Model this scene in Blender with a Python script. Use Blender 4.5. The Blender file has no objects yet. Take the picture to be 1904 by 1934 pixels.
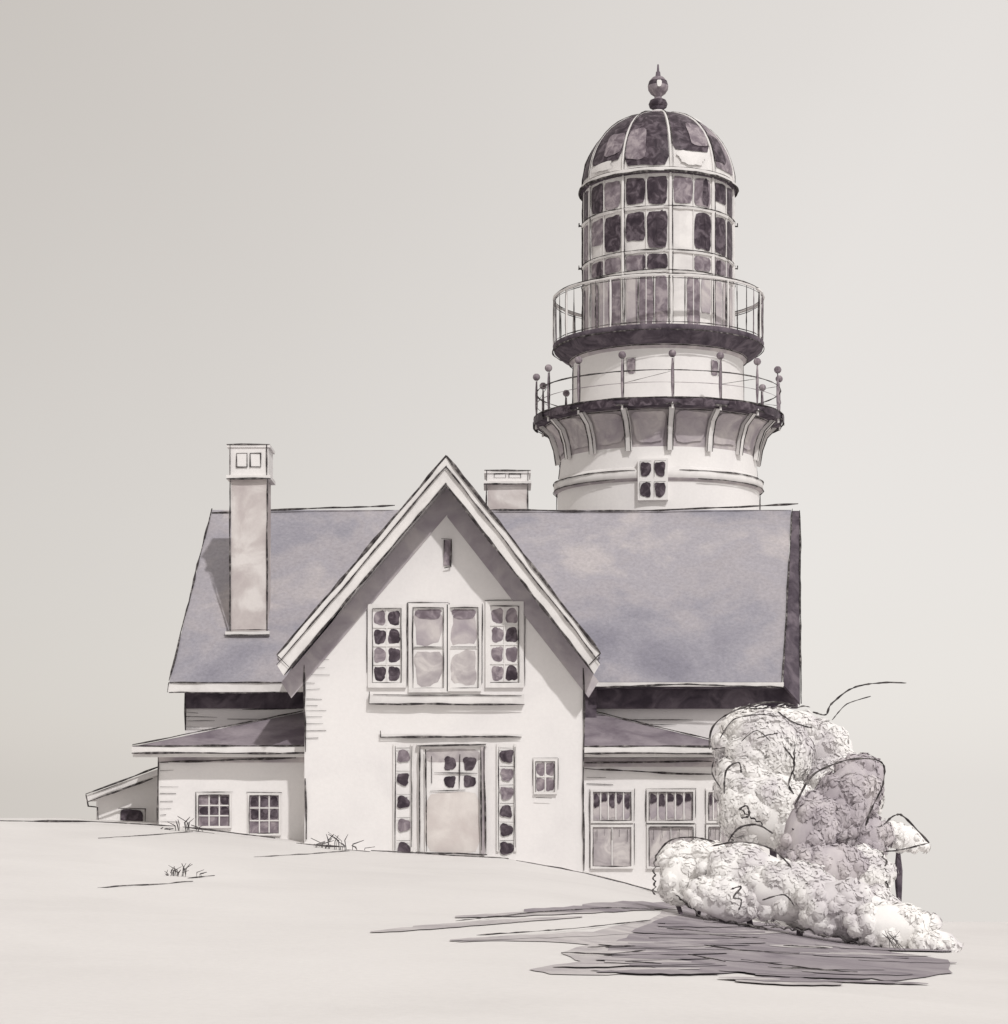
import bpy, bmesh, math, random
from mathutils import Vector, Matrix, Quaternion, noise
random.seed(7)
R=random.random
def U(a,b): return a+(b-a)*random.random()
EYE=1.3; F=4000.0; HZ=1480.0; CX=952.0
def P(px,py,d): return Vector(((px-CX)*d/F, d-40.0, EYE+(HZ-py)*d/F))
def X(px,d): return (px-CX)*d/F
def Z(py,d): return EYE+(HZ-py)*d/F
sc=bpy.context.scene

# ---------------- materials ----------------
def wc(name, stops, scale=0.8, detail=6, grain=0.06, rough=0.95, distort=0.6, bump=0.15, seed=0.0):
    m=bpy.data.materials.new(name); m.use_nodes=True
    nt=m.node_tree; n=nt.nodes; l=nt.links
    b=n['Principled BSDF']; b.inputs['Roughness'].default_value=rough
    b.inputs['Specular IOR Level'].default_value=0.1
    tc=n.new('ShaderNodeTexCoord'); mp=n.new('ShaderNodeMapping'); mp.inputs['Location'].default_value=(seed,seed*.7,seed*.3)
    l.new(tc.outputs['Object'],mp.inputs['Vector'])
    no=n.new('ShaderNodeTexNoise'); no.inputs['Scale'].default_value=scale; no.inputs['Detail'].default_value=detail
    no.inputs['Distortion'].default_value=distort; no.inputs['Roughness'].default_value=0.55
    l.new(mp.outputs['Vector'],no.inputs['Vector'])
    cr=n.new('ShaderNodeValToRGB'); l.new(no.outputs['Fac'],cr.inputs['Fac'])
    els=cr.color_ramp.elements
    els[0].position=stops[0][0]; els[0].color=(*stops[0][1],1)
    els[1].position=stops[-1][0]; els[1].color=(*stops[-1][1],1)
    for p,c in stops[1:-1]:
        e=els.new(p); e.color=(*c,1)
    g=n.new('ShaderNodeTexNoise'); g.inputs['Scale'].default_value=14; g.inputs['Detail'].default_value=8; g.inputs['Roughness'].default_value=.7
    l.new(tc.outputs['Object'],g.inputs['Vector'])
    mr=n.new('ShaderNodeMapRange'); mr.inputs['From Min'].default_value=.3; mr.inputs['From Max'].default_value=.7
    mr.inputs['To Min'].default_value=1-grain; mr.inputs['To Max'].default_value=1+grain
    l.new(g.outputs['Fac'],mr.inputs['Value'])
    mx=n.new('ShaderNodeVectorMath'); mx.operation='SCALE'
    l.new(cr.outputs['Color'],mx.inputs[0]); l.new(mr.outputs['Result'],mx.inputs['Scale'])
    l.new(mx.outputs['Vector'],b.inputs['Base Color'])
    if bump:
        bp=n.new('ShaderNodeBump'); bp.inputs['Strength'].default_value=bump; bp.inputs['Distance'].default_value=.02
        l.new(g.outputs['Fac'],bp.inputs['Height']); l.new(bp.outputs['Normal'],b.inputs['Normal'])
    return m
W=(.77,.75,.745)
M={}
M['white']=wc('white_paint',[(.3,(.71,.69,.69)),(.5,W),(.7,(.79,.77,.76))],.5,grain=.03,bump=.12)
M['trim']=wc('trim_paint',[(.3,(.64,.62,.615)),(.6,(.77,.75,.74))],1.5,grain=.03,bump=.05)
M['roof']=wc('slate_roof',[(.30,(.225,.218,.258)),(.42,(.30,.29,.328)),(.50,(.365,.343,.367)),(.56,(.355,.338,.37)),(.64,(.44,.41,.42)),(.72,(.50,.465,.468))],.42,11,grain=.15,distort=.35,seed=1.7)
M['roofd']=wc('porch_roof',[(.35,(.15,.125,.15)),(.5,(.235,.205,.23)),(.65,(.30,.265,.29))],1.2,grain=.08)
M['gable_shade']=wc('gable_shade_paint',[(.35,(.33,.295,.325)),(.5,(.40,.365,.39)),(.65,(.47,.435,.445))],1.6,grain=.05,distort=1.)  # colour of the overhang's shade, painted on the gable wall
M['dark']=wc('dark_trim_and_shade',[(.35,(.062,.05,.064)),(.5,(.105,.087,.105)),(.62,(.155,.13,.152))],2.2,grain=.12,distort=1.)  # dark trim, also used for painted eave shade
M['g_dark']=wc('glass_dark',[(.35,(.038,.029,.038)),(.5,(.068,.053,.065)),(.63,(.14,.115,.135))],4.5,grain=.12,distort=1.,rough=.45)
M['g_mid']=wc('glass_mid',[(.35,(.15,.122,.142)),(.5,(.23,.195,.22)),(.63,(.36,.315,.335))],4,grain=.1,distort=1.,rough=.5)
M['g_light']=wc('glass_light',[(.35,(.38,.345,.36)),(.5,(.47,.435,.44)),(.65,(.60,.565,.555))],3,grain=.05,distort=1.,rough=.6)
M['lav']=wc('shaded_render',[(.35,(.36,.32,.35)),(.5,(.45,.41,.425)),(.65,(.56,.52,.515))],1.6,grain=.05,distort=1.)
M['pink']=wc('door_paint',[(.35,(.56,.505,.49)),(.5,(.62,.575,.555)),(.65,(.70,.66,.635))],1.5,grain=.03)
M['ink']=wc('ink_line',[(.35,(.032,.028,.03)),(.52,(.08,.072,.073)),(.68,(.25,.235,.23))],9,grain=.3,distort=0)
M['ground']=wc('ground_pale',[(.3,(.68,.66,.65)),(.5,(.72,.70,.69)),(.7,(.75,.73,.72))],.25,grain=.03,bump=.25)
M['shaded_grass']=wc('shaded_grass_wash',[(.3,(.22,.195,.22)),(.45,(.29,.26,.285)),(.6,(.35,.32,.34)),(.7,(.41,.38,.395))],1.0,8,grain=.08,distort=.8)  # grass tone with shade mixed into the colour
M['shaded_grassl']=wc('shaded_grass_wash_light',[(.3,(.40,.37,.385)),(.5,(.50,.47,.475)),(.7,(.61,.58,.575))],1.3,8,grain=.06,distort=1.0)
M['leafw']=wc('leaf_pale',[(.38,(.66,.63,.645)),(.44,(.77,.75,.75)),(.50,(.86,.845,.835)),(.6,(.88,.865,.85))],.8,3,grain=.02,distort=.8,bump=0)
M['leafl']=wc('leaf_lavender',[(.33,(.40,.36,.39)),(.5,(.50,.46,.485)),(.62,(.60,.56,.57))],1.2,4,grain=.03,distort=1,bump=0)
M['lavc']=wc('chimney_render',[(.35,(.46,.41,.41)),(.5,(.55,.505,.495)),(.62,(.69,.655,.64))],1.3,grain=.04,seed=3)

# ---------------- mesh builder ----------------
class MB:
    def __init__(s): s.v=[]; s.f=[]; s.m=[]
    def face(s,pts,mat):
        i=len(s.v); s.v+= [tuple(p) for p in pts]; s.f.append(tuple(range(i,i+len(pts)))); s.m.append(mat)
    def prism(s,poly,y0,y1,mat):
        a=[(x,y0,z) for x,z in poly]; b=[(x,y1,z) for x,z in poly]; n=len(poly)
        i=len(s.v); s.v+=a+b
        s.f.append(tuple(range(i,i+n))); s.m.append(mat)
        s.f.append(tuple(range(i+2*n-1,i+n-1,-1))); s.m.append(mat)
        for k in range(n):
            k2=(k+1)%n; s.f.append((i+k,i+n+k,i+n+k2,i+k2)); s.m.append(mat)
    def box(s,x0,x1,y0,y1,z0,z1,mat): s.prism([(x0,z0),(x1,z0),(x1,z1),(x0,z1)],y0,y1,mat)
    def slab(s,quad,off,mat):
        off=Vector(off); a=[Vector(q) for q in quad]; b=[q+off for q in a]; n=len(a)
        i=len(s.v); s.v+=[tuple(q) for q in a+b]
        s.f.append(tuple(range(i,i+n))); s.m.append(mat)
        s.f.append(tuple(range(i+2*n-1,i+n-1,-1))); s.m.append(mat)
        for k in range(n):
            k2=(k+1)%n; s.f.append((i+k,i+n+k,i+n+k2,i+k2)); s.m.append(mat)
    def tube(s,pts,r,mat='ink',jit=0.0,sides=5,seg=0.25,vary=.35,closed=False):
        pts=[Vector(p) for p in pts]
        if closed: pts.append(pts[0])
        if mat=='ink': vary=.5
        out=[pts[0]]
        for a,b in zip(pts,pts[1:]):
            k=max(1,int((b-a).length/seg))
            for j in range(1,k+1): out.append(a.lerp(b,j/k))
        n=len(out)
        if jit:
            w=Vector((0,0,0)); o2=[]
            for q in out:
                w=w*.6+Vector((U(-jit,jit),0,U(-jit,jit)))*.6; o2.append(q+w)
            out=o2
        i0=len(s.v)
        for k,q in enumerate(out):
            t=(out[min(k+1,n-1)]-out[max(k-1,0)])
            if t.length<1e-6: t=Vector((0,0,1))
            t.normalize()
            up=Vector((0,1,0)) if abs(t.y)<.9 else Vector((1,0,0))
            u=t.cross(up).normalized(); w=t.cross(u)
            rr=r*U(1-vary,1+vary)
            if not closed and (k==0 or k==n-1): rr*=.5
            for j in range(sides):
                a=2*math.pi*j/sides; s.v.append(tuple(q+u*math.cos(a)*rr+w*math.sin(a)*rr))
        for k in range(n-1):
            for j in range(sides):
                j2=(j+1)%sides
                s.f.append((i0+k*sides+j,i0+k*sides+j2,i0+(k+1)*sides+j2,i0+(k+1)*sides+j)); s.m.append(mat)
    def patch(s,fn,mat,jit=.06,e=5,n=22,rings=3):
        ph=U(0,6); ring=[]
        for k in range(n):
            a=2*math.pi*k/n; c,si=math.cos(a),math.sin(a)
            q=(abs(c)**e+abs(si)**e)**(-1/e)
            q*=1-jit+jit*math.sin(a*3+ph)*.8+U(-jit,jit)*.5
            ring.append((c*q,si*q))
        i=len(s.v); s.v.append(tuple(fn(.5,.5)))
        for rg in range(1,rings+1):
            t=rg/rings
            for c,q in ring: s.v.append(tuple(fn(.5+.5*c*t,.5+.5*q*t)))
        for k in range(n):
            k2=(k+1)%n; s.f.append((i,i+1+k,i+1+k2)); s.m.append(mat)
            for rg in range(rings-1):
                b=i+1+rg*n; s.f.append((b+k,b+n+k,b+n+k2,b+k2)); s.m.append(mat)
    def dab(s,x0,x1,z0,z1,y,mat,jit=.07,e=5):
        s.patch(lambda u,v:(x0+(x1-x0)*u,y,z0+(z1-z0)*v),mat,jit,e,rings=1)
    def obj(s,name,parent=None,smooth=False):
        me=bpy.data.meshes.new(name); me.from_pydata(s.v,[],s.f)
        used=[]
        for k in s.m:
            if k not in used: used.append(k)
        for k in used: me.materials.append(M[k])
        me.polygons.foreach_set('material_index',[used.index(k) for k in s.m])
        if smooth: me.polygons.foreach_set('use_smooth',[True]*len(me.polygons))
        me.update(); o=bpy.data.objects.new(name,me); sc.collection.objects.link(o)
        bm=bmesh.new(); bm.from_mesh(me); bmesh.ops.recalc_face_normals(bm,faces=bm.faces); bm.to_mesh(me); bm.free()
        if parent:
            o.parent=parent; o.matrix_parent_inverse=Matrix.Translation(-parent.location)
        return o
def empty(name,loc):
    e=bpy.data.objects.new(name,None); e.location=loc; e.empty_display_size=.5; sc.collection.objects.link(e); return e
IR=.019
def ink(mb,pl,d,r=IR,jit=.012):
    mb.tube([P(a,b,d) for a,b in pl],r,'ink',jit)

# ---------------- ground ----------------
CR=[(-40,.62),(-9,.6),(-6.5,.5),(-4,.2),(-2.7,.03),(0,-.1),(1.5,-.38),(3.1,-.8),(4.5,-1.15),(8.5,-1.5),(40,-1.7)]
def crest(x):
    if x<=CR[0][0]: return CR[0][1]
    for (a,b),(c,d) in zip(CR,CR[1:]):
        if x<=c: return b+(d-b)*(x-a)/(c-a)
    return CR[-1][1]
def gh(x,y):
    d=y+40
    z40=crest(x)
    if d<8: return -.3
    if d<=40:
        t=(d-8)/32; return -.3+(z40+.3)*t
    if d<=43: return z40
    return z40-.09*(d-43)
def G(px,py,off=0.0):
    d=9.0
    while d<39.6:
        p=P(px,py,d)
        if p.z<=gh(p.x,p.y): break
        d+=.05
    p=P(px,py,d); return Vector((p.x,p.y,gh(p.x,p.y)+off))
xs=[-400,-250,-150,-90,-60]+[-40+.5*i for i in range(0,161)]+[60,90,150,250,400]
ys=[-150,-90,-60,-45,-40,-36]+[-34+.5*i for i in range(0,100)]+[20,30,50,90,150,250,400,600]
mb=MB()
for y in ys:
    for x in xs: mb.v.append((x,y,gh(x,y)))
nx=len(xs)
for j in range(len(ys)-1):
    for i in range(nx-1):
        mb.f.append((j*nx+i,j*nx+i+1,(j+1)*nx+i+1,(j+1)*nx+i)); mb.m.append('ground')
ground=mb.obj('ground',smooth=True)

def gpatch(name,poly,mat,off,parent=None,sub=4):
    bm=bmesh.new()
    out=[]
    for k,(a,b) in enumerate(poly):
        c,d=poly[(k+1)%len(poly)]
        for j in range(4):
            t=j/4; out.append((a+(c-a)*t+U(-5,5),b+(d-b)*t+U(-2,2)))
    vs=[bm.verts.new(G(a,b)) for a,b in out]
    f=bm.faces.new(vs); bmesh.ops.triangulate(bm,faces=[f])
    for _ in range(sub-1): bmesh.ops.subdivide_edges(bm,edges=[e for e in bm.edges if e.calc_length()>.4],cuts=1,use_grid_fill=True)
    bmesh.ops.triangulate(bm,faces=bm.faces[:])
    for v in bm.verts: v.co.z=gh(v.co.x,v.co.y)+off
    bmesh.ops.recalc_face_normals(bm,faces=bm.faces)
    me=bpy.data.meshes.new(name); bm.to_mesh(me); bm.free(); me.materials.append(M[mat])
    o=bpy.data.objects.new(name,me); sc.collection.objects.link(o)
    if parent: o.parent=parent; o.matrix_parent_inverse=Matrix.Translation(-parent.location)
    return o
shaded_grass=empty('shaded_grass',G(1400,1790))
gpatch('shaded_turf',[(1275,1668),(1300,1690),(1340,1700),(1380,1742),(1450,1750),(1530,1755),(1620,1780),(1690,1800),(1790,1815),(1798,1838),(1700,1856),(1600,1846),(1500,1850),(1420,1838),(1330,1842),(1230,1830),(1160,1812),(1150,1792),(1190,1765),(1240,1740),(1285,1728)],'shaded_grass',.012,shaded_grass)  # shade by the bushes, painted as a dark sheet over the grass
gpatch('shaded_turf_margin',[(1285,1690),(1300,1728),(1250,1745),(1200,1775),(1180,1800),(1260,1830),(1180,1842),(1040,1842),(1000,1832),(1100,1818),(1060,1800),(1120,1785),(1000,1778),(860,1780),(960,1768),(1120,1760),(1230,1738)],'shaded_grassl',.008,shaded_grass)  # paler fringe of the painted ground shade
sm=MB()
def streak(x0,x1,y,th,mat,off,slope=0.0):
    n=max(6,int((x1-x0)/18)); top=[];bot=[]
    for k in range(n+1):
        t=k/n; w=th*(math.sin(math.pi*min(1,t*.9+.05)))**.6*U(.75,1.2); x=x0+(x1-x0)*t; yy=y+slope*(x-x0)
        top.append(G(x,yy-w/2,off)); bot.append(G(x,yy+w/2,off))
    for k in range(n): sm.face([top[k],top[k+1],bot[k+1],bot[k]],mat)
streak(860,1290,1734,8,'shaded_grassl',.013,-.045); streak(990,1290,1722,13,'shaded_grass',.014,-.03); streak(1100,1290,1712,15,'shaded_grass',.015,.0)
streak(700,1000,1762,8,'shaded_grassl',.011,-.075); streak(780,1100,1752,6,'shaded_grassl',.0115,-.06); streak(850,1200,1778,7,'shaded_grassl',.012,-.04)
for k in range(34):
    y=U(1745,1845); xa=1240-(y-1745)*U(.3,2.2)+U(-50,30); streak(xa,xa+U(110,260),y,U(4,9),random.choice(('shaded_grass','shaded_grass','shaded_grassl')),.016+.00025*k,U(-.02,.02))
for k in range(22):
    y=U(1780,1860); xa=U(1350,1640); streak(xa,xa+U(90,220),y,U(3,8),random.choice(('shaded_grass','shaded_grass','shaded_grassl')),.016+.00025*k,.03)
sm.obj('shaded_turf_streaks',shaded_grass)  # streaks that feather the edge of the painted shade
mb=MB()
def gink(mb,pl,r,jit=.01,off=.01,mat='ink'):
    out=[]
    for (a,b),(c,d) in zip(pl,pl[1:]):
        k=max(2,int(abs(c-a)/15))
        for j in range(k): out.append(G(a+(c-a)*j/k,b+(d-b)*j/k,off))
    out.append(G(*pl[-1],off)); mb.tube(out,r,mat,jit)
for pl in [[(860,1745),(1000,1728),(1150,1718),(1285,1722)],[(900,1772),(1050,1762),(1230,1742)],[(1060,1805),(1150,1808),(1220,1800)],[(1110,1795),(1200,1792)],
           [(1330,1745),(1420,1752)],[(1340,1770),(1450,1778)],[(1330,1790),(1400,1800),(1510,1806)],[(1400,1818),(1560,1838)],[(1260,1758),(1340,1764)],[(1300,1808),(1370,1822)],[(1450,1832),(1620,1842)],[(1180,1822),(1250,1826)],[(1480,1790),(1570,1795)]]:
    gink(mb,pl,.006,.004,.027)
for px,py in [(1345,1738),(1380,1745),(1455,1752),(1468,1752),(1530,1757),(1540,1760),(1600,1775),(1690,1795),(1700,1798),(1280,1700),(1285,1690)]:
    b=G(px,py,.02)
    for k in range(4):
        mb.tube([b+Vector((U(-.1,.1),0,0)),b+Vector((U(-.12,.0),0,.12)),b+Vector((U(-.2,.02),0,U(.16,.28)))],.006,'ink',.004)
mb.obj('grass_strokes',shaded_grass)
mb=MB()
for pl in [[(0,1550),(120,1551),(200,1553),(330,1560)],[(345,1562),(430,1572),(520,1583)],[(560,1593),(650,1600)],[(700,1607),(800,1612),(960,1622)],[(975,1625),(1060,1640),(1110,1652),(1180,1668),(1262,1692)]]:
    mb.tube([P(a,b,39.7) for a,b in pl],.017,'ink',.012)
o=mb.obj('bank_edge',ground)
for (px,py,s) in [(345,1562,.32),(640,1598,.42),(345,1656,.22)]:
    b=G(px,py)
    if py<1640: b=P(px,py,39.2); b.z=gh(b.x,b.y)
    e=empty('grass_tuft',b); mb=MB()
    for k in range(22):
        o=Vector((U(-1.2,1.2)*s,U(-.1,.1),0)); h=U(.35,1.0)*s*(1-abs(o.x)/(1.6*s))
        mb.tube([b+o,b+o+Vector((U(-.1,.1)*s,0,h*.6)),b+o+Vector((U(-.5,.5)*s,0,h))],.011 if py<1640 else .007,'ink',.004)
    gink(mb,[(px-160,py+22),(px-60,py+16),(px+20,py+10)],.007,.008)
    gink(mb,[(px+10,py+4),(px+60,py-1)],.008,.008)
    mb.obj('blades',e)

# ---------------- house ----------------
H=empty('white_house',(X(843,40),0,gh(-1,0)))
walls=MB(); roof=MB(); trim=MB(); lines=MB(); glass=MB()
gx0,gx1,gpx=X(575,40),X(1103,40),X(843,40)
walls.prism([(gx0,-1.6),(gx1,-1.6),(gx1,Z(1245,40)),(gpx,Z(885,40)),(gx0,Z(1245,40))],0,5.8,'white')
mx0,mx1=X(350,42.4),X(1470,42.4)
rl,rr=X(400,46),X(1505,46); zr=Z(963,46); ze=Z(1288,41.8); el_,er=X(320,41.8),X(1478,41.8)
walls.prism([(mx0,-2.5),(mx1,-2.5),(mx1,3.2),(mx0,3.2)],2.4,9.4,'white')
for xe in (mx0,mx1-.15):
    walls.slab([(xe,2.4,3.2),(xe,9.4,3.2),(xe,5.9,zr-.45)],(.15,0,0),'white')
roof.slab([(el_,1.8,ze),(er,1.8,ze),(rr-.12,6.0,zr),(rl,6.0,zr)],(0,.09,-.1),'roof')
roof.slab([(el_,10.2,ze),(er,10.2,ze),(rr-.12,6.0,zr),(rl,6.0,zr)],(0,-.09,-.1),'roof')
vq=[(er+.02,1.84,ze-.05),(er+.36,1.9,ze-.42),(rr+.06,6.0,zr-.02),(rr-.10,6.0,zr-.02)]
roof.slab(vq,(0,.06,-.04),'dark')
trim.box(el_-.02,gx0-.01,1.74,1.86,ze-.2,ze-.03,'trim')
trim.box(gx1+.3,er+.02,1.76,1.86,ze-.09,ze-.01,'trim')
trim.box(mx0,gx0,2.30,2.397,Z(1338,42.3),ze-.1,'dark')  # board under the left eave, darkened to carry the eave shadow
trim.box(gx1,er+.36,2.2,2.397,Z(1338,42.2),ze-.1,'dark')  # same on the right: eave shadow put into the board colour
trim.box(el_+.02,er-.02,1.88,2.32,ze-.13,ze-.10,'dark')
trim.box(gx1+.003,gx1+.33,2.1,2.19,Z(1415,42.1),Z(1250,42.1),'dark')  # upright dark strip painted in as shadow beside the gable
pk=Vector((X(843,39.3),-.7,Z(862,39.3))); lo=Vector((X(524,39.3),-.7,Z(1238,39.3))); ro=Vector((X(1134,39.3),-.7,Z(1234,39.3)))
for q in (lo,ro):
    s=q-pk
    roof.slab([pk,q,q+Vector((0,6.6,0)),pk+Vector((0,6.6,0))],(0,0,-.09),'roof')
    nrm=Vector((s.z,0,-s.x)).normalized()
    if nrm.z>0: nrm=-nrm
    def strip(o0,o1,y0,y1,mat,mb=trim):
        v0=o0/abs(nrm.z); v1=o1/abs(nrm.z)
        a=[(pk.x,pk.z-v0),(q.x,q.z-v0),(q.x-(.28*(o1-o0)/.3)*math.copysign(1,q.x-pk.x)*.6,(q.z-v1)+.28*(o1-o0)/.3*.6*abs(s.z/s.x)),(pk.x,pk.z-v1)]
        mb.prism(a,y0,y1,mat)
    strip(0.0,.12,-.80,-.70,'trim')
    strip(.12,.33,-.76,-.66,'trim')
    strip(.30,.64,-.03,-.004,'gable_shade')  # strip painted as the shadow below the bargeboard
    for o,r_ in ((0.0,.026),(.12,.014),(.33,.023)):
        v=Vector((0,0,-o/abs(nrm.z))); yy=Vector((0,-.11 if o<.2 else -.07,0))
        e_=q-(s.normalized()*(.0 if o<.2 else .2))
        lines.tube([pk+v+yy,e_+v+yy],r_,'ink',.014)
    foot=Vector((q.x,-.8,q.z))
    lines.tube([foot,foot+Vector((0.22*math.copysign(1,pk.x-q.x),0,-.22))],.018,'ink',.005)
def porch(xw,xe,sgn):
    y0,y1=.6,2.39; zt=Z(1345,42.3); zb=Z(1410,40.6)
    roof.slab([(xw,y0,zb),(xe,y0,zb),(xw+sgn*.25,y1,zt),(xw,y1,zt)],(0,.02,-.06),'roofd')
    roof.slab([(xe,y0,zb),(xe,y1,zb),(xw+sgn*.25,y1,zt)],(0,0,-.06),'roofd')
    xa,xb=min(xw,xe),max(xw,xe)
    trim.box(xa,xb,y0-.06,y0+.04,zb-.13,zb-.005,'trim')
    trim.box(xa,xb,y0+.04,1.0,zb-.2,zb-.13,'trim')
    lines.tube([(xe,y0-.06,zb+.01),(xw,y0-.06,zb+.01)],.018,'ink',.01)
    lines.tube([(xe,y0-.07,zb-.13),(xw,y0-.07,zb-.13)],.018,'ink',.01)
    lines.tube([(xe,y0-.02,zb+.03),(xw+sgn*.25,y1-.02,zt+.03)],.014,'ink',.01)
porch(gx0-.003,X(250,40.6),-1); porch(gx1+.003,X(1390,40.6),1)
wl=X(300,41); wr=X(1390,41)
walls.box(wl,gx0+.02,1.0,2.5,-1.5,Z(1412,40.9),'white')
walls.box(gx1-.02,wr,1.0,2.5,-2.6,Z(1412,40.9),'white')
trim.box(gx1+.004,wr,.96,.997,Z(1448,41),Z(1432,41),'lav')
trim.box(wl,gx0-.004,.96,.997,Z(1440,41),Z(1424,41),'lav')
s0,s1=X(182,43),X(300,43)
walls.prism([(s0,-1),(s1+.4,-1),(s1+.4,Z(1462,43)+.14),(s0,Z(1505,43))],3.0,6,'white')
roof.slab([(X(162,42.6),2.6,Z(1503,42.6)),(X(305,42.6),2.6,Z(1450,42.6)),(X(305,42.6),6.3,Z(1450,42.6)),(X(162,42.6),6.3,Z(1503,42.6))],(0,0,-.12),'trim')
ink(lines,[(162,1500),(300,1448)],42.55); ink(lines,[(166,1515),(290,1470)],42.55); ink(lines,[(162,1500),(166,1522),(182,1524)],42.5); ink(lines,[(184,1524),(185,1552)],42.9)
ink(lines,[(176,1500),(232,1478)],42.5,.01)
def chimney(name,px0,px1,pyt,pyc,pyb,d,depth,openings):
    e=MB(); x0,x1=X(px0,d),X(px1,d); y=d-40
    zt,zc,zb=Z(pyt,d),Z(pyc,d),Z(pyb,d)
    e.box(x0+.05,x1-.05,y,y+depth,zb-.25,zc,'lavc')
    e.box(x0-.04,x1+.04,y-.07,y+depth+.07,zc,zc+.07,'trim')
    e.box(x0+.01,x1-.01,y-.03,y+depth+.03,zc+.07,zt-.06,'white')
    e.box(x0-.03,x1+.03,y-.06,y+depth+.06,zt-.06,zt,'trim')
    w=x1-x0
    for k in range(2):
        a=x0+w*(.2+.34*k); b=a+w*.26; c=zc+.07+(zt-zc)*.25; f=zc+(zt-zc)*.75
        e.box(a,b,y-.045,y-.031,c,f,'white')
        e.tube([(a,y-.05,c),(a,y-.05,f),(b,y-.05,f),(b,y-.05,c)],.013,'ink',.006,closed=openings)
    e.tube([(x0-.04,y-.09,zc),(x1+.04,y-.09,zc)],.018,'ink',.008)
    for xx in (x0+.03,x1-.03): e.tube([(xx,y-.03,zb+.02),(xx,y-.03,zc)],.016,'ink',.01); e.tube([(xx,y-.06,zc),(xx,y-.06,zt)],.016,'ink',.01)
    e.tube([(x0-.03,y-.07,zt),(x1+.03,y-.07,zt)],.016,'ink',.008)
    if openings:
        e.box(x0-.06,x1+.02,y-.08,y+.2,zb-.06,zb+.03,'trim'); e.tube([(x0-.08,y-.1,zb-.05),(x1+.02,y-.1,zb-.05)],.016,'ink',.01); e.tube([(x0-.04,y-.1,zb+.05),(x1+.02,y-.1,zb+.05)],.011,'ink',.01)
    e.obj(name,H)
chimney('chimney_tall',432,508,840,905,1195,42.85,.8,True)
chimney('chimney_short',917,1000,889,915,975,46.2,.9,False)

def window(px0,py0,px1,py1,d,cols,rows,mats,frame=.07,pane='white',jit=.1,proud=.05,fill=1.0,e=4):
    x0,x1,z1,z0=X(px0,d),X(px1,d),Z(py0,d),Z(py1,d); y=d-40
    trim.box(x0-frame,x1+frame,y-proud,y-.002,z1,z1+frame,'trim'); trim.box(x0-frame,x1+frame,y-proud-.02,y-.002,z0-frame,z0,'trim')
    trim.box(x0-frame,x0,y-proud,y-.002,z0,z1,'trim'); trim.box(x1,x1+frame,y-proud,y-.002,z0,z1,'trim')
    glass.box(x0,x1,y-.012,y-.003,z0,z1,pane)
    cw=(x1-x0)/cols; ch=(z1-z0)/rows
    for i in range(cols):
        for j in range(rows):
            m=mats(i,j) if callable(mats) else mats
            if m: glass.dab(x0+cw*(i+.5-.44*fill),x0+cw*(i+.5+.44*fill),z1-ch*(j+.5+.42*fill),z1-ch*(j+.5-.42*fill),y-.016-.0015*((i+j)%3),m,jit,e)
    for i in range(1,cols): trim.box(x0+cw*i-.012,x0+cw*i+.012,y-.035,y-.02,z0,z1,'trim')
    for j in range(1,rows): trim.box(x0,x1,y-.032,y-.0205,z1-ch*j-.012,z1-ch*j+.012,'trim')
    yy=y-proud-.015
    for a,b,c,f in ((x0,z0,x0,z1),(x1,z0,x1,z1),(x0,z1,x1,z1),(x0,z0,x1,z0)):
        if R()<.88: lines.tube([(a,yy,b),(c,yy,f)],.010,'ink',.010)
    f=frame+.02
    for a,b,c,g in ((x0-f,z0-f,x0-f,z1+f),(x1+f,z0-f,x1+f,z1+f),(x0-f,z1+f,x1+f,z1+f)):
        if R()<.6: lines.tube([(a,y-.02,b+(g-b)*U(0,.3)),(c,y-.02,g)],.008,'ink',.010)
rc=lambda *o:(lambda i,j:random.choice(o))
window(704,1150,758,1290,40,2,4,rc('g_dark','g_dark','g_mid'),frame=.09)
window(926,1145,980,1290,40,2,4,rc('g_dark','g_mid','g_mid'),frame=.09)
window(780,1148,838,1300,40,1,2,lambda i,j:'lav' if j==0 else 'g_light',frame=.08,fill=1.1,e=6)
window(850,1148,903,1300,40,1,2,lambda i,j:'lav' if j==0 else 'g_light',frame=.06,fill=1.1,e=6)
for a,b in ((782,836),(852,900)):
    glass.dab(X(a,40),X(b,40),Z(1170,40),Z(1150,40),-.024,'g_mid',.1,5)
    ink(lines,[(a,1222),(b,1222)],39.95,.011)
def beam(px0,py0,px1,py1,pr):
    trim.box(X(px0,40),X(px1,40),-pr,-.003,Z(py1,40),Z(py0,40),'trim')
    yy=40-pr-.02
    ink(lines,[(px0,py1),(px1,py1)],yy,.019); ink(lines,[(px0,py0-6),(px0,py1)],yy,.017)
beam(697,1312,990,1330,.12); ink(lines,[(705,1312),(985,1314)],39.86,.01)
beam(718,1386,985,1392,.05)
glass.box(X(838,40),X(852,40),-.03,-.003,Z(1068,40),Z(1020,40),'g_mid')
ink(lines,[(834,1018),(853,1018),(852,1070),(840,1072)],39.94,.013); ink(lines,[(838,1020),(838,1045)],39.94,.012)
dx0,dx1,dz1,dz0=X(793,40),X(914,40),Z(1410,40),Z(1614,40)
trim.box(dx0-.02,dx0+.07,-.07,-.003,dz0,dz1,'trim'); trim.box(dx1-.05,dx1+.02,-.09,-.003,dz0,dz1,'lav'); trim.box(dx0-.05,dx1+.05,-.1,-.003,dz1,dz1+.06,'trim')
glass.box(dx0+.07,dx1-.05,-.03,-.004,dz0,dz1,'white')
glass.dab(dx0+.09,dx1-.06,dz0+.02,Z(1495,40),-.035,'pink',.03,7)
glass.dab(dx0+.09,dx1-.06,Z(1440,40),Z(1414,40),-.035,'g_light',.03,6)
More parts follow.
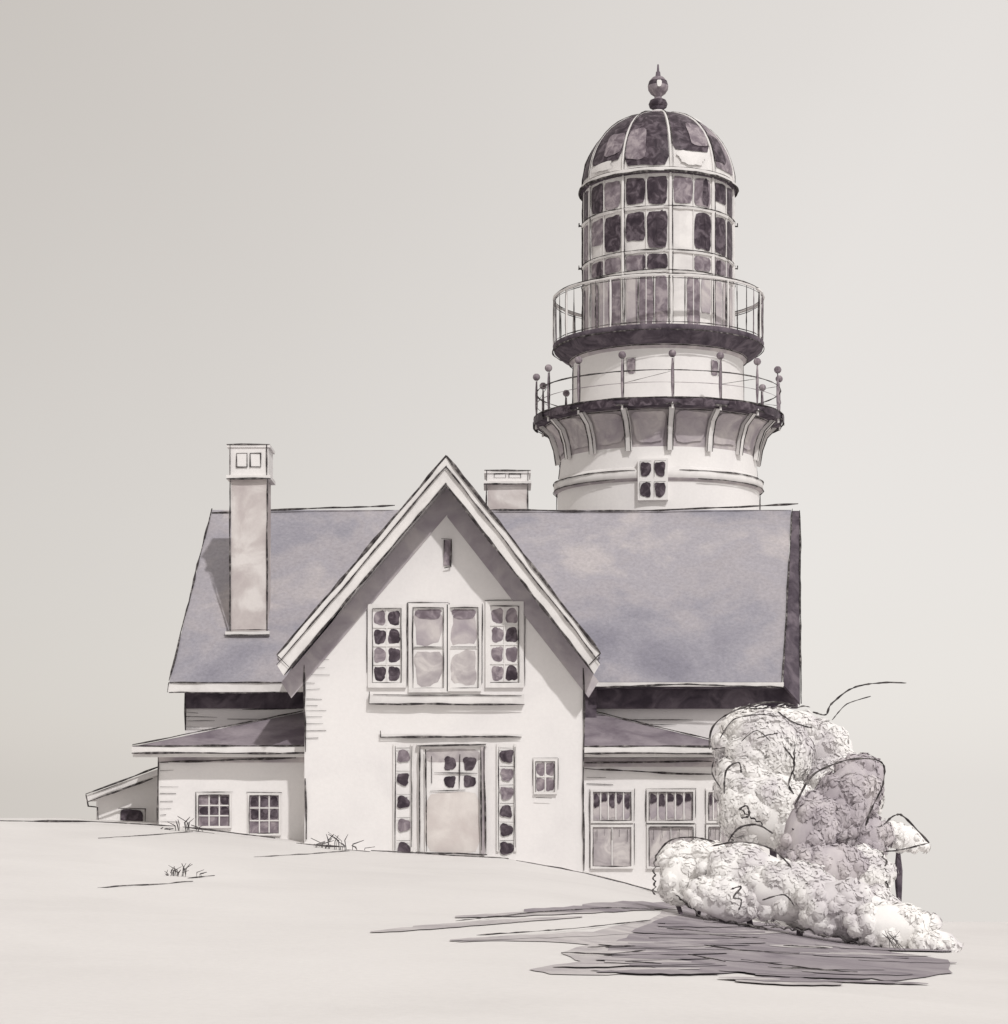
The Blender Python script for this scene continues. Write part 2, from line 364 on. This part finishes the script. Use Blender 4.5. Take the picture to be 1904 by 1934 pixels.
for i,(a,b) in enumerate(((838,862),(874,900))):
    for c,f in ((1428,1456),(1464,1488)):
        glass.dab(X(a,40),X(b,40),Z(f,40),Z(c,40),-.045,random.choice(('g_dark','g_mid','g_dark')),.12,4)
ink(lines,[(815,1428),(815,1480)],39.94,.009); ink(lines,[(868,1425),(868,1490)],39.94,.009); ink(lines,[(820,1460),(902,1460)],39.94,.009); ink(lines,[(812,1495),(880,1492)],39.94,.009)
for pl in ([(788,1408),(918,1406)],[(793,1410),(793,1612)],[(915,1410),(917,1614)],[(804,1416),(806,1608)],[(908,1416),(909,1606)],[(786,1610),(920,1614)]): ink(lines,pl,39.88,.015)
for px in (762,957):
    x0,x1=X(px-13,40),X(px+13,40)
    trim.box(x0-.06,x0-.01,-.05,-.003,Z(1608,40),Z(1405,40),'trim'); trim.box(x1+.01,x1+.06,-.05,-.003,Z(1608,40),Z(1405,40),'trim')
    n=5 if px<800 else 6
    for j in range(n):
        c=Z(1428+ (178/(n-1))*j*.98,40); glass.dab(x0+U(-.02,.01),x1+U(-.02,.03),c-.13,c+.13,-.03,random.choice(('g_dark','g_dark','g_mid')),.14,3.5)
        lines.tube([(x0,-.05,c+.15),(x1,-.05,c+.15)],.008,'ink',.008)
    lines.tube([(x0-.02,-.06,Z(1606,40)),(x0-.02,-.06,Z(1410,40))],.009,'ink',.012)
    lines.tube([(x1+.03,-.06,Z(1600,40)),(x1+.03,-.06,Z(1410,40))],.008,'ink',.012)
window(1012,1438,1048,1496,40,2,2,'g_mid',frame=.04,fill=1.1); ink(lines,[(1012,1506),(1042,1508)],39.9,.012)
window(376,1502,434,1560,41,3,3,lambda i,j:'g_dark' if j<2 and R()<.8 else None,frame=.04,pane='g_mid')
window(472,1502,527,1574,41,3,3,lambda i,j:'g_dark' if j<2 and R()<.8 else None,frame=.04,pane='g_mid')
glass.dab(X(226,43),X(271,43),Z(1562,43),Z(1528,43),2.97,'g_dark',.05,6); ink(lines,[(224,1526),(274,1528),(274,1560)],42.9,.013)
for a,b,c in ((1120,1192,1642),(1226,1308,1600),(1338,1384,1600)):
    window(a,1496,b,1550,41,5,1,lambda i,j:'lav',frame=.045,pane='g_light',fill=1.1)
    w=(b-a)/5
    for k in range(5): glass.dab(X(a+w*k+1,41),X(a+w*(k+1)-2,41),Z(1520+U(-6,8),41),Z(1498,41),.965,'g_dark',.14,4)
    window(a,1562,b,1636,41,2,1,'g_light',frame=.045,pane='g_light',fill=1.1,e=8)
    for k in range(5): ink(lines,[(a+w*(k+.5),1566),(a+w*(k+.5),1566+U(12,30))],40.93,.009)
for pl,d in [([(575,1255),(576,1420)],39.97),([(577,1470),(578,1585)],39.97),([(1102,1262),(1103,1645)],39.97),
    ([(300,1425),(297,1558)],40.97),([(350,1310),(350,1380)],42.3),([(400,968),(745,955)],45.9),([(925,963),(1200,966),(1508,952)],45.9),
    ([(1104,1440),(1345,1438)],40.9),([(1104,1452),(1300,1462),(1345,1462)],40.93),([(300,1440),(560,1432)],40.93),([(1135,1298),(1300,1292),(1480,1299)],41.7)]:
    ink(lines,pl,d,.019)
lines.tube([(rl,5.98,zr+.02),(el_,1.78,ze+.02)],.018,'ink',.012)
lines.tube([(rr-.1,5.98,zr+.02),(er,1.78,ze+.02)],.014,'ink',.012)
lines.tube([(rr+.06,5.98,zr),(er+.37,1.86,ze-.42)],.017,'ink',.012)
lines.tube([(el_,1.72,ze-.01),(gx0-.3,1.72,ze-.01)],.013,'ink',.012); lines.tube([(el_,1.72,ze-.21),(gx0,1.72,ze-.21)],.015,'ink',.012); lines.tube([(el_,1.72,ze-.01),(el_-.03,1.72,ze-.21)],.015,'ink',.004)
def claps(px0,px1,py0,py1,step,d,side):
    y=py0
    while y<py1:
        ln=U(.25,1)*(px1-px0)
        a,b=(px0,px0+ln) if side<0 else (px1-ln,px1)
        if R()<.85: ink(lines,[(a,y),(b,y+U(-2,2))],d,.008,.006)
        y+=step*U(.7,1.3)
claps(578,640,1185,1400,14,39.98,-1); claps(352,420,1345,1385,10,42.37,-1); claps(302,345,1440,1555,13,40.98,-1)
claps(1140,1345,1340,1400,10,42.37,-1); claps(1108,1160,1468,1490,10,40.98,-1); claps(400,560,1340,1368,9,42.37,1)
walls.obj('walls',H); roof.obj('roof',H); trim.obj('trim',H); glass.obj('windows_and_door',H); lines.obj('edge_lines',H)

# ---------------- lighthouse ----------------
D=54.0; S=D/F; tx=X(1243,D); ty=D-40
T=empty('lighthouse',(tx,ty,gh(tx,ty)))
def zz(py): return Z(py,D)
def rp(r,a,z): return Vector((tx+r*math.sin(a),ty-r*math.cos(a),z))
def lathe(mb,prof,mats,n=72):
    i=len(mb.v)
    for r_,z in prof:
        for k in range(n): mb.v.append(tuple(rp(r_,2*math.pi*k/n,z)))
    for j in range(len(prof)-1):
        m=mats if isinstance(mats,str) else mats[j]
        for k in range(n):
            k2=(k+1)%n; mb.f.append((i+j*n+k,i+j*n+k2,i+(j+1)*n+k2,i+(j+1)*n+k)); mb.m.append(m)
def ring(mb,r_,z,t,mat='ink',jit=.01,a0=0,a1=2*math.pi,n=60):
    mb.tube([rp(r_,a0+(a1-a0)*k/n,z) for k in range(n+1)],t,mat,jit)
body=MB()
r=lambda p:p*S
lathe(body,[(r(192),-4),(r(190),zz(935))],'white')
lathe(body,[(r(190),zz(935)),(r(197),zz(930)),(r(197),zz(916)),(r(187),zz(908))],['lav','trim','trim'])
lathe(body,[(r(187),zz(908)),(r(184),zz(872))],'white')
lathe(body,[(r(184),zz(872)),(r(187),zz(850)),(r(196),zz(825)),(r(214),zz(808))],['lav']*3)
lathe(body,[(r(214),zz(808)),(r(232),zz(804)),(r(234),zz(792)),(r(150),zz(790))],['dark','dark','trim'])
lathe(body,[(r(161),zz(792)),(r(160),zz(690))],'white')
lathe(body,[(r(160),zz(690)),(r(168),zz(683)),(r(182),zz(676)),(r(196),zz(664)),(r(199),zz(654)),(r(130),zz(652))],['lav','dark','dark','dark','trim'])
body.obj('tower_walls',T,True)
det=MB(); tl=MB(); gl=MB()
N=16; st=2*math.pi/N; off=math.radians(2.2)
for k in range(N):
    a=off+st*k
    prof=[(184,878),(188,850),(197,825),(216,806)]
    w=.07
    for s_ in range(3):
        (r0,y0),(r1,y1)=prof[s_],prof[s_+1]
        t=Vector((math.cos(a),math.sin(a),0))*w
        q=[rp(r(r0)+.02,a,zz(y0))-t,rp(r(r0)+.02,a,zz(y0))+t,rp(r(r1)+.02,a,zz(y1))+t,rp(r(r1)+.02,a,zz(y1))-t]
        det.slab(q,Vector((math.sin(a),-math.cos(a),-.3))*.1,'trim')
    for sg in (-1,1):
        tt=Vector((math.cos(a),math.sin(a),0))*w*sg
        tl.tube([rp(r(p_)+.13,a,zz(y_)-.03)+tt for p_,y_ in prof],.012,'ink',.008)
    pr=r(230)
    det.tube([rp(pr,a,zz(792)),rp(pr,a,zz(722))],.035,'g_mid',.0,6,vary=.05)
    tl.tube([rp(pr-.01,a+.012,zz(792)),rp(pr-.01,a+.012,zz(718))],.018,'ink',.008)
    c=rp(pr,a,zz(714))
    i=len(det.v); ns=8
    for u in range(1,6):
        ph=math.pi*u/6
        for v in range(ns):
            th=2*math.pi*v/ns; det.v.append(tuple(c+Vector((math.sin(ph)*math.cos(th),math.sin(ph)*math.sin(th),math.cos(ph)))*.095))
    for u in range(4):
        for v in range(ns):
            v2=(v+1)%ns; det.f.append((i+u*ns+v,i+u*ns+v2,i+(u+1)*ns+v2,i+(u+1)*ns+v)); det.m.append('g_mid')
    tl.tube([rp(pr+.01,a,zz(800)),rp(pr+.01,a,zz(812))],.05,'trim')
ring(tl,r(230),zz(743),.016,jit=.006); ring(tl,r(230),zz(765),.008,'g_mid',.003)
ring(tl,r(234)+.01,zz(792),.020); ring(tl,r(234)+.01,zz(804),.020); ring(tl,r(214),zz(810),.013); ring(tl,r(198),zz(916),.012,a0=.12,a1=6.0); ring(tl,r(198),zz(931),.014,a0=.3,a1=5.8)
for k in range(N):
    if R()<.35:
        a=off+st*k; tl.tube([rp(r(230),a,zz(765)),rp(r(230),a+st,zz(745))],.006,'ink',.0)
for k in range(N):
    a0=off+st*k+.04; a1=off+st*(k+1)-.04
    gl.patch(lambda u,v:rp(r(235)+.02,a0+(a1-a0)*u,zz(808)+(zz(793)-zz(808))*v),'g_dark',.08,5)
    f0=[(186,866),(190,842),(198,824),(212,812)]
    def fs(u,v):
        t=max(0,v*3); j=min(2,int(t)); q=t-j
        rr_=f0[j][0]+(f0[j+1][0]-f0[j][0])*q; y_=f0[j][1]+(f0[j+1][1]-f0[j][1])*q
        return rp(r(rr_)+.02,a0+(a1-a0)*u,zz(y_))
    gl.patch(fs,random.choice(('g_light','lav','lav')),.05,6,rings=6)  # corbel panel dabs, tower shading painted as a wash
for a in (-.38,.62,2.2,3.6):
    aa,bb=a-.05,a+.05
    gl.patch(lambda u,v:rp(r(161.5),aa+(bb-aa)*u,zz(735)+(zz(706)-zz(735))*v),'g_mid',.05,6)
    tl.tube([rp(r(162.5),aa,zz(735)),rp(r(162.5),aa,zz(706)),rp(r(162.5),bb,zz(706)),rp(r(162.5),bb,zz(735))],.009,'ink',.004)
zc=Z(906,51.4); ac=-.12
wb=[]
for u,v in ((-1,-1),(1,-1),(1,1),(-1,1)): wb.append(rp(r(201),ac+u*.135,zc+v*.50))
det.slab(wb,(rp(r(186),ac,0)-rp(r(201),ac,0)),'white')
for i in (-1,1):
    for j in (-1,1):
        u0=.5+i*.24-.19; v0=.5+j*.25-.19
        def fw(u,v):
            uu=u0+.38*u; vv=v0+.38*v
            p=wb[0].lerp(wb[1],uu); q=wb[3].lerp(wb[2],uu); return p.lerp(q,vv)+Vector((0,-.02,0))
        gl.patch(fw,'g_dark',.1,4,rings=1)
        tl.tube([fw(0,0)+Vector((0,-.02,0)),fw(0,1)+Vector((0,-.02,0)),fw(1,1)+Vector((0,-.02,0))],.008,'ink',.006)
for sg in (-1,1):
    a=sg*(math.pi/2-.03)
    for r0,y0,r1,y1 in ((161,790,160,690),(187,906,184,874),(191,975,191,934)):
        tl.tube([rp(r(r0)+.01,a,zz(y0)),rp(r(r1)+.01,a,zz(y1))],.018,'ink',.01)
NB=44; ra=r(197)
for k in range(NB):
    a=2*math.pi*k/NB+.03
    tl.tube([rp(ra,a,zz(654)),rp(ra,a,zz(566))],.013 if k%4 else .022,'ink' if R()<.75 else 'g_mid',.006)
    if k%4==0: det.tube([rp(ra+.01,a+.02,zz(654)),rp(ra+.01,a+.02,zz(566))],.028,'trim',0,6,vary=.05)
ring(det,ra,zz(566),.035,'trim',0); ring(tl,ra,zz(563),.015,jit=.006); ring(tl,ra,zz(571),.009,jit=.006); ring(tl,ra,zz(650),.012); ring(tl,r(199),zz(664),.017); ring(tl,r(168),zz(685),.012)
lr=r(140)
body=MB(); lathe(body,[(lr,zz(652)),(lr,zz(364)),],'trim',60)
body.obj('lantern_wall',T)
NF=10; fs_=2*math.pi/NF; fo=math.radians(5)
rows=[(370,425),(433,506),(512,543),(550,648)]
for k in range(NF):
    a0=fo+fs_*k
    for ri,(y0,y1) in enumerate(rows):
        nsub=2 if ri<3 else 3
        for s_ in range(nsub):
            b0=a0+fs_*(s_+.0)/nsub+(.035 if s_==0 else .008); b1=a0+fs_*(s_+1)/nsub-(.035 if s_==nsub-1 else .008)
            m=random.choice(('g_dark','g_dark','g_dark','g_mid')) if ri<2 else random.choice(('g_mid','g_mid','g_mid','g_dark') if ri==2 else ('g_mid','g_mid','lav','lav'))
            if k==0 and ri in(1,2,3) and s_==0: continue
            t0=y0+U(0,3); t1=y1-(U(0,.35)*(y1-y0) if R()<.25 else U(0,3))
            gl.patch(lambda u,v:rp(lr+.02,b0+(b1-b0)*u,zz(t1)+(zz(t0)-zz(t1))*v),m,.045,8)
            if R()<.5:
                bb=U(b0,b1); cc=min(b1,bb+.11)
                gl.patch(lambda u,v:rp(lr+.03,bb+(cc-bb)*u,zz(t1)+(zz(t0)-zz(t1))*v),'g_dark' if ri<3 else 'g_mid',.1,5)
    det.tube([rp(lr+.02,a0,zz(652)),rp(lr+.02,a0,zz(364))],.05,'trim',0,6,vary=.03)
    tl.tube([rp(lr+.05,a0+.03,zz(640)),rp(lr+.05,a0+.03,zz(370))],.012,'ink',.012)
    am=a0+fs_/2; det.tube([rp(lr+.02,am,zz(652)),rp(lr+.02,am,zz(364))],.013,'trim',0,6,vary=.03)
for y_ in (429,509,546):
    ring(det,lr+.02,zz(y_),.042,'trim',0); ring(tl,lr+.06,zz(y_)+.03,.011,jit=.008)
for sg in (-1,1):
    a=sg*1.53; tl.tube([rp(lr+.04,a,zz(650)),rp(lr+.04,a,zz(366))],.018,'ink',.01)
    for y_ in (429,509): tl.tube([rp(lr,a,zz(y_)),rp(lr+.13,a,zz(y_)),rp(lr+.13,a,zz(y_)+.08)],.025,'ink',.006)
dR=r(142); dz=zz(358); dH=zz(220)-dz
def dome(a,t,ex=0):
    ph=t*math.pi/2
    return rp((dR+ex)*math.cos(ph)**.92 if ph<math.pi/2-1e-4 else .0,a,dz+(dH+ex)*math.sin(ph))
dm=MB(); nt_,na=14,60
for j in range(nt_+1):
    for k in range(na): dm.v.append(tuple(dome(2*math.pi*k/na,j/nt_*.985)))
for j in range(nt_):
    for k in range(na):
        k2=(k+1)%na; dm.f.append((j*na+k,j*na+k2,(j+1)*na+k2,(j+1)*na+k)); dm.m.append('trim')
dm.obj('dome_shell',T,True)
for k in range(NF):
    a0=fo+fs_*k+.02; a1=a0+fs_-.04
    lo_t={9:.02,8:.10,0:.16,1:.05}.get(k,.04)
    m0='g_mid' if k==1 else 'g_dark'  # right-hand panel lighter, the dome's lit side put into its colour
    gl.patch(lambda u,v:dome(a0+(a1-a0)*u,lo_t+(.97-lo_t)*v,.02),m0,.015,18,36,8)
    c0,c1=(a0,a0+(a1-a0)*.5) if k%2 else (a0+(a1-a0)*.45,a1)
    hh=U(.22,.34)
    gl.patch(lambda u,v:dome(c0+(c1-c0)*u,lo_t+.05+hh*v,.035),'g_mid' if k!=1 else 'g_dark',.06,6,24,6)
    det.tube([dome(a0-.02,t/12*.96,.02) for t in range(13)],.03,'trim',0,6,vary=.05)
    tl.tube([dome(a0+.01,t/12*.93,.05) for t in range(13)],.010,'ink',.006)
gl.patch(lambda u,v:dome(fo+fs_*1.1+fs_*.5*u,.55+.3*v,.05),'white',.1,4,24,6)  # white dab painted on as light on the dome's right side
gl.patch(lambda u,v:dome(fo+fs_*.1+fs_*.7*u,.03+.13*v,.05),'trim',.15,4,24,6)
gl.patch(lambda u,v:dome(fo-fs_*1.9+fs_*.7*u,.03+.08*v,.05),'trim',.15,4,24,6)
for sg in (-1,1): tl.tube([dome(sg*1.55,t/14,.03) for t in range(14)],.018,'ink',.008)
body=MB(); lathe(body,[(r(135),zz(368)),(r(148),zz(365)),(r(148),zz(358)),(r(140),zz(354))],['dark','trim','trim'])
body.obj('lantern_cornice',T)
ring(tl,r(149),zz(365),.03,jit=.008); ring(tl,r(146),zz(357),.012,jit=.008)
fb=MB()
lathe(fb,[(r(22),zz(224)),(r(20),zz(214)),(r(12),zz(210)),(r(9),zz(207)),(r(16),zz(203)),(r(18),zz(197)),(r(15),zz(190)),(r(7),zz(186)),(r(7),zz(182)),(r(14),zz(177)),(r(18.5),zz(170)),(r(19.5),zz(163)),(r(17),zz(154)),(r(11),zz(147)),(r(5),zz(144)),(r(4),zz(136)),(r(2.5),zz(135)),(r(1.5),zz(122)),(.001,zz(121))],['lav','trim','dark','dark','g_dark','g_dark','g_mid','g_mid','g_mid','g_mid','g_mid','g_dark','g_mid','dark','dark','dark','dark','dark'],24)
fb.obj('finial',T,True)
gl.patch(lambda u,v:rp(r(20.5),-.2+.5*u,zz(170)+(zz(156)-zz(170))*v),'white',.1,3)  # painted highlight on the finial ball
det.obj('ribs_and_posts',T); tl.obj('railing_lines',T); gl.obj('glazing_and_shading',T)

# ---------------- shrubs ----------------
def blob(mb,c,rx,ry,rz,mat,amp=.16,fr=1.8,rot=0.0,nu=18,nv=12):
    i=len(mb.v); sd=Vector((U(0,50),U(0,50),U(0,50)))
    ca,sa=math.cos(rot),math.sin(rot)
    for u in range(nv+1):
        ph=math.pi*u/nv
        for v in range(nu):
            th=2*math.pi*v/nu
            n=Vector((math.sin(ph)*math.cos(th),math.sin(ph)*math.sin(th),math.cos(ph)))
            k=1+amp*noise.noise(n*fr+sd)
            q=Vector((n.x*rx*k,n.y*ry*k,n.z*rz*k)); q=Vector((q.x*ca+q.z*sa,q.y,-q.x*sa+q.z*ca))
            mb.v.append(tuple(c+q))
    for u in range(nv):
        for v in range(nu):
            v2=(v+1)%nu; mb.f.append((i+u*nu+v,i+u*nu+v2,i+(u+1)*nu+v2,i+(u+1)*nu+v)); mb.m.append(mat)
def rdir():
    while True:
        q=Vector((U(-1,1),U(-1,1),U(-1,1)))
        if .1<q.length<1: return q.normalized()
def leaf(mb,p,nr,s,mat):
    nr=(nr+rdir()*.22).normalized()
    t=nr.orthogonal(); t.rotate(Quaternion(nr,U(0,6.28))); b=t.cross(nr); nn=nr*s*.06
    mb.face([p-t*s,p-t*.2*s+b*s*.42+nn,p+t*s*.45+b*s*.32+nn,p+t*s,p+t*s*.4-b*s*.36+nn,p-t*.3*s-b*s*.4+nn],mat)
def scallop(mb,p0,p1,n,bulge,r_=.012):
    p0=Vector(p0);p1=Vector(p1); dv=p1-p0; nrm=Vector((-dv.z,0,dv.x)).normalized()
    ts=[0]
    for k in range(n): ts.append(ts[-1]+U(.6,1.4))
    ts=[t/ts[-1] for t in ts]
    pts=[]
    for a,b in zip(ts,ts[1:]):
        h=bulge*U(.5,1.3)*(b-a)*n
        for k in range(7):
            q=k/6; pts.append(p0.lerp(p1,a+(b-a)*q)+nrm*(math.sin(math.pi*q)*h))
    mb.tube(pts,r_,'ink',.003,seg=.08)
def arc(mb,pl,d,r_=.012):
    q=[P(a,b,d) for a,b in pl]; q=[q[0]]+q+[q[-1]]; out=[]
    for k in range(1,len(q)-2):
        for j in range(8):
            t=j/8; a,b,c,e=q[k-1],q[k],q[k+1],q[k+2]
            out.append(.5*((2*b)+(c-a)*t+(2*a-5*b+4*c-e)*t*t+(3*b-a-3*c+e)*t**3))
    out.append(q[-2]); mb.tube(out,r_*1.15,'ink',.004,seg=.3)
def shrub(name,blobs,strokes,dens,lsize,twigs=()):
    px,py,d=blobs[0][:3]; b=P(px,py,d); e=empty(name,(b.x,b.y,gh(b.x,b.y)))
    f=MB(); lf=MB(); tr=MB()
    for px,py,d,w,h,mat,rot in blobs:
        c=P(px,py,d); k=d/F; rx,ry,rz=w*k,min(w,h)*k*.7,h*k
        ca,sa=math.cos(rot),math.sin(rot)
        def tw(q): return Vector((q.x*ca+q.z*sa,q.y,-q.x*sa+q.z*ca))
        blob(f,c,rx*.86,ry*.86,rz*.86,mat,rot=rot)
        ncl=int(16+w*h/260)
        for _ in range(ncl):
            n=rdir()
            if n.y>.5: n.y=-n.y
            sr=min(rx,rz)*U(.22,.42)
            cc=c+tw(Vector((n.x*(rx-sr*.9),n.y*max(.02,ry-sr*.8),n.z*(rz-sr*.9))))
            blob(f,cc,sr*.93,sr*.93,sr*.93,mat,amp=.2,nu=14,nv=9)
            for _ in range(int(dens*sr*sr)):
                q=rdir()
                if q.dot(n)<-.2: q=-q
                rr_=sr*(.98 if R()<.9 else U(1,1.2))
                leaf(lf,cc+q*rr_,(q+n*.5).normalized(),lsize*U(.6,1.3),mat)
        g=Vector((c.x+U(-.2,.2),c.y,gh(c.x,c.y)-.1))
        tr.tube([g,g.lerp(c,.5)+Vector((U(-.1,.1),0,0)),c],.05,'dark',.01,6)
        for _ in range(3):
            q=rdir(); q.z=abs(q.z); tr.tube([c,c+tw(Vector((q.x*rx,q.y*ry,q.z*rz)))*.85],.018,'dark',.01,5)
    f.obj('inner_foliage',e,True); lf.obj('leaves',e); tr.obj('stems',e)
    ln=MB()
    for s in strokes: arc(ln,s[0],s[1],s[2] if len(s)>2 else .013)
    for s in twigs: scallop(ln,*s)
    ln.obj('twigs',e)
shrub('bush',[(1440,1415,36.5,98,82,'leafw',.2),(1500,1385,37,75,50,'leafw',.1),(1405,1480,36.3,60,68,'leafw',0),(1450,1530,36,98,75,'leafw',0),(1560,1410,37,58,52,'leafw',.3),(1585,1500,37,85,85,'leafw',0)],
 [([(1340,1415),(1348,1370),(1398,1338),(1460,1326),(1500,1332)],35.8),([(1360,1395),(1385,1360),(1430,1350),(1460,1352)],35.7,.009),([(1470,1345),(1500,1365),(1535,1375)],36.1),([(1535,1345),(1560,1350),(1570,1330),(1610,1300),(1660,1290),(1712,1290)],36.5),([(1572,1360),(1600,1330),(1645,1315)],36.5,.009),
  ([(1480,1410),(1500,1440),(1490,1480),(1500,1500)],35.6),([(1368,1500),(1372,1455),(1395,1440),(1400,1460)],35.5),([(1350,1430),(1345,1460),(1362,1490)],35.5,.009),([(1345,1415),(1370,1412)],35.6,.009),([(1400,1400),(1430,1380),(1455,1400)],35.6,.008)],1500,.045,
 [(P(1395,1340,36),P(1530,1336,36.4),6,.03),(P(1500,1400,35.9),P(1495,1500,35.9),5,.03),(P(1430,1395,35.6),P(1470,1385,35.6),3,.02),(P(1395,1530,35.2),P(1440,1560,35.2),4,.03)])
shrub('bush',[(1595,1520,33.5,62,105,'leafl',.45),(1530,1580,33.2,60,90,'leafl',.2),(1635,1478,33.8,38,50,'leafl',.4),(1630,1580,33.6,60,50,'leafl',0),(1695,1580,33.9,66,28,'leafw',.3),(1560,1640,33,90,50,'leafl',0),(1635,1655,33.2,60,60,'leafw',0)],
 [([(1502,1520),(1530,1470),(1570,1445),(1620,1433),(1665,1440),(1668,1480),(1645,1530),(1635,1560)],33,.013),([(1620,1555),(1660,1562),(1690,1540),(1710,1545),(1755,1592)],33.4,.013),([(1755,1592),(1700,1605),(1665,1610),(1650,1625)],33.4,.010),([(1375,1590),(1395,1565),(1430,1558),(1460,1575)],32.8),([(1395,1530),(1410,1522),(1415,1540),(1400,1545)],32.8,.014)],1500,.042,
 [(P(1665,1610,32.9),P(1675,1680,32.9),5,.04),(P(1400,1590,32.6),P(1500,1650,32.4),5,.04)])
shrub('bush',[(1325,1635,29.5,88,50,'leafw',.1),(1290,1665,29.3,52,48,'leafw',0),(1410,1660,29,100,65,'leafw',.1),(1500,1690,28.6,108,65,'leafw',.1),(1600,1718,28.2,108,62,'leafw',.1),(1690,1752,27.8,100,48,'leafw',.1),(1370,1700,28.6,80,45,'leafw',.2),(1762,1785,27.6,55,32,'leafw',0)],
 [([(1238,1618),(1265,1588),(1310,1582),(1350,1590)],29.1,.010),([(1345,1598),(1400,1590),(1460,1605),(1505,1650)],28.4,.010),([(1335,1640),(1335,1665),(1350,1670)],28.9,.010),([(1380,1680),(1400,1675),(1385,1695),(1400,1700),(1395,1720)],28.1,.010),([(1440,1700),(1480,1690),(1500,1710)],28.0,.008)],1800,.038,
 [(P(1238,1690,29),P(1240,1615,29),6,.03),(P(1330,1740,28.2),P(1275,1690,28.9),4,-.03),(P(1450,1757,28),P(1340,1737,28.2),4,-.04),(P(1540,1764,27.8),P(1455,1752,27.9),4,-.04),(P(1690,1800,27.3),P(1545,1767,27.7),6,-.04)])

# ---------------- world, sun, camera ----------------
w=bpy.data.worlds.new('World'); sc.world=w; w.use_nodes=True; nt=w.node_tree; n=nt.nodes; l=nt.links
bg=n['Background']; bg.inputs['Strength'].default_value=.05
AZ=math.radians(22); EL=math.radians(44)
sky=n.new('ShaderNodeTexSky'); sky.sky_type='NISHITA'; sky.sun_disc=False; sky.sun_elevation=EL; sky.sun_rotation=math.pi-AZ; sky.dust_density=1
hs=n.new('ShaderNodeHueSaturation'); hs.inputs['Saturation'].default_value=.25; hs.inputs['Value'].default_value=.35; l.new(sky.outputs['Color'],hs.inputs['Color']); l.new(hs.outputs['Color'],bg.inputs['Color'])
bg2=n.new('ShaderNodeBackground'); bg2.inputs['Strength'].default_value=1
tc=n.new('ShaderNodeTexCoord'); sx=n.new('ShaderNodeSeparateXYZ'); l.new(tc.outputs['Generated'],sx.inputs['Vector'])
mr=n.new('ShaderNodeMapRange'); mr.inputs['From Min'].default_value=-.3; mr.inputs['From Max'].default_value=.15
m1=n.new('ShaderNodeMath'); m1.operation='MULTIPLY_ADD'; m1.inputs[1].default_value=-.35; l.new(sx.outputs['Z'],m1.inputs[0]); l.new(sx.outputs['X'],m1.inputs[2])
nz=n.new('ShaderNodeTexNoise'); nz.inputs['Scale'].default_value=3; nz.inputs['Detail'].default_value=5; l.new(tc.outputs['Generated'],nz.inputs['Vector'])
m2=n.new('ShaderNodeMath'); m2.operation='MULTIPLY_ADD'; m2.inputs[1].default_value=.15; l.new(nz.outputs['Fac'],m2.inputs[0]); l.new(m1.outputs[0],m2.inputs[2])
l.new(m2.outputs[0],mr.inputs['Value'])
cr=n.new('ShaderNodeValToRGB'); cr.color_ramp.elements[0].color=(.50,.462,.42,1); cr.color_ramp.elements[1].color=(.71,.675,.64,1)
l.new(mr.outputs['Result'],cr.inputs['Fac']); l.new(cr.outputs['Color'],bg2.inputs['Color'])
ad=n.new('ShaderNodeAddShader'); l.new(bg.outputs[0],ad.inputs[0]); l.new(bg2.outputs[0],ad.inputs[1]); l.new(ad.outputs[0],n['World Output'].inputs['Surface'])
sd=bpy.data.lights.new('sun','SUN'); sd.energy=2.0; sd.angle=math.radians(1.5); sd.color=(1,.975,.955)
so=bpy.data.objects.new('sun',sd); sc.collection.objects.link(so)
dirv=Vector((math.sin(AZ)*math.cos(EL),-math.cos(AZ)*math.cos(EL),math.sin(EL)))
so.rotation_euler=dirv.to_track_quat('Z','Y').to_euler(); so.location=dirv*60
cam=bpy.data.cameras.new('camera'); co=bpy.data.objects.new('camera',cam); sc.collection.objects.link(co); sc.camera=co
co.location=(0,-40,EYE); co.rotation_euler=(math.pi/2,0,0)
cam.sensor_fit='HORIZONTAL'; cam.sensor_width=36; cam.lens=36*F/1904; cam.shift_y=(HZ-967)/1904; cam.clip_end=3000; cam.clip_start=.1
sc.view_settings.view_transform='Standard'; sc.view_settings.look='None'; sc.view_settings.exposure=0
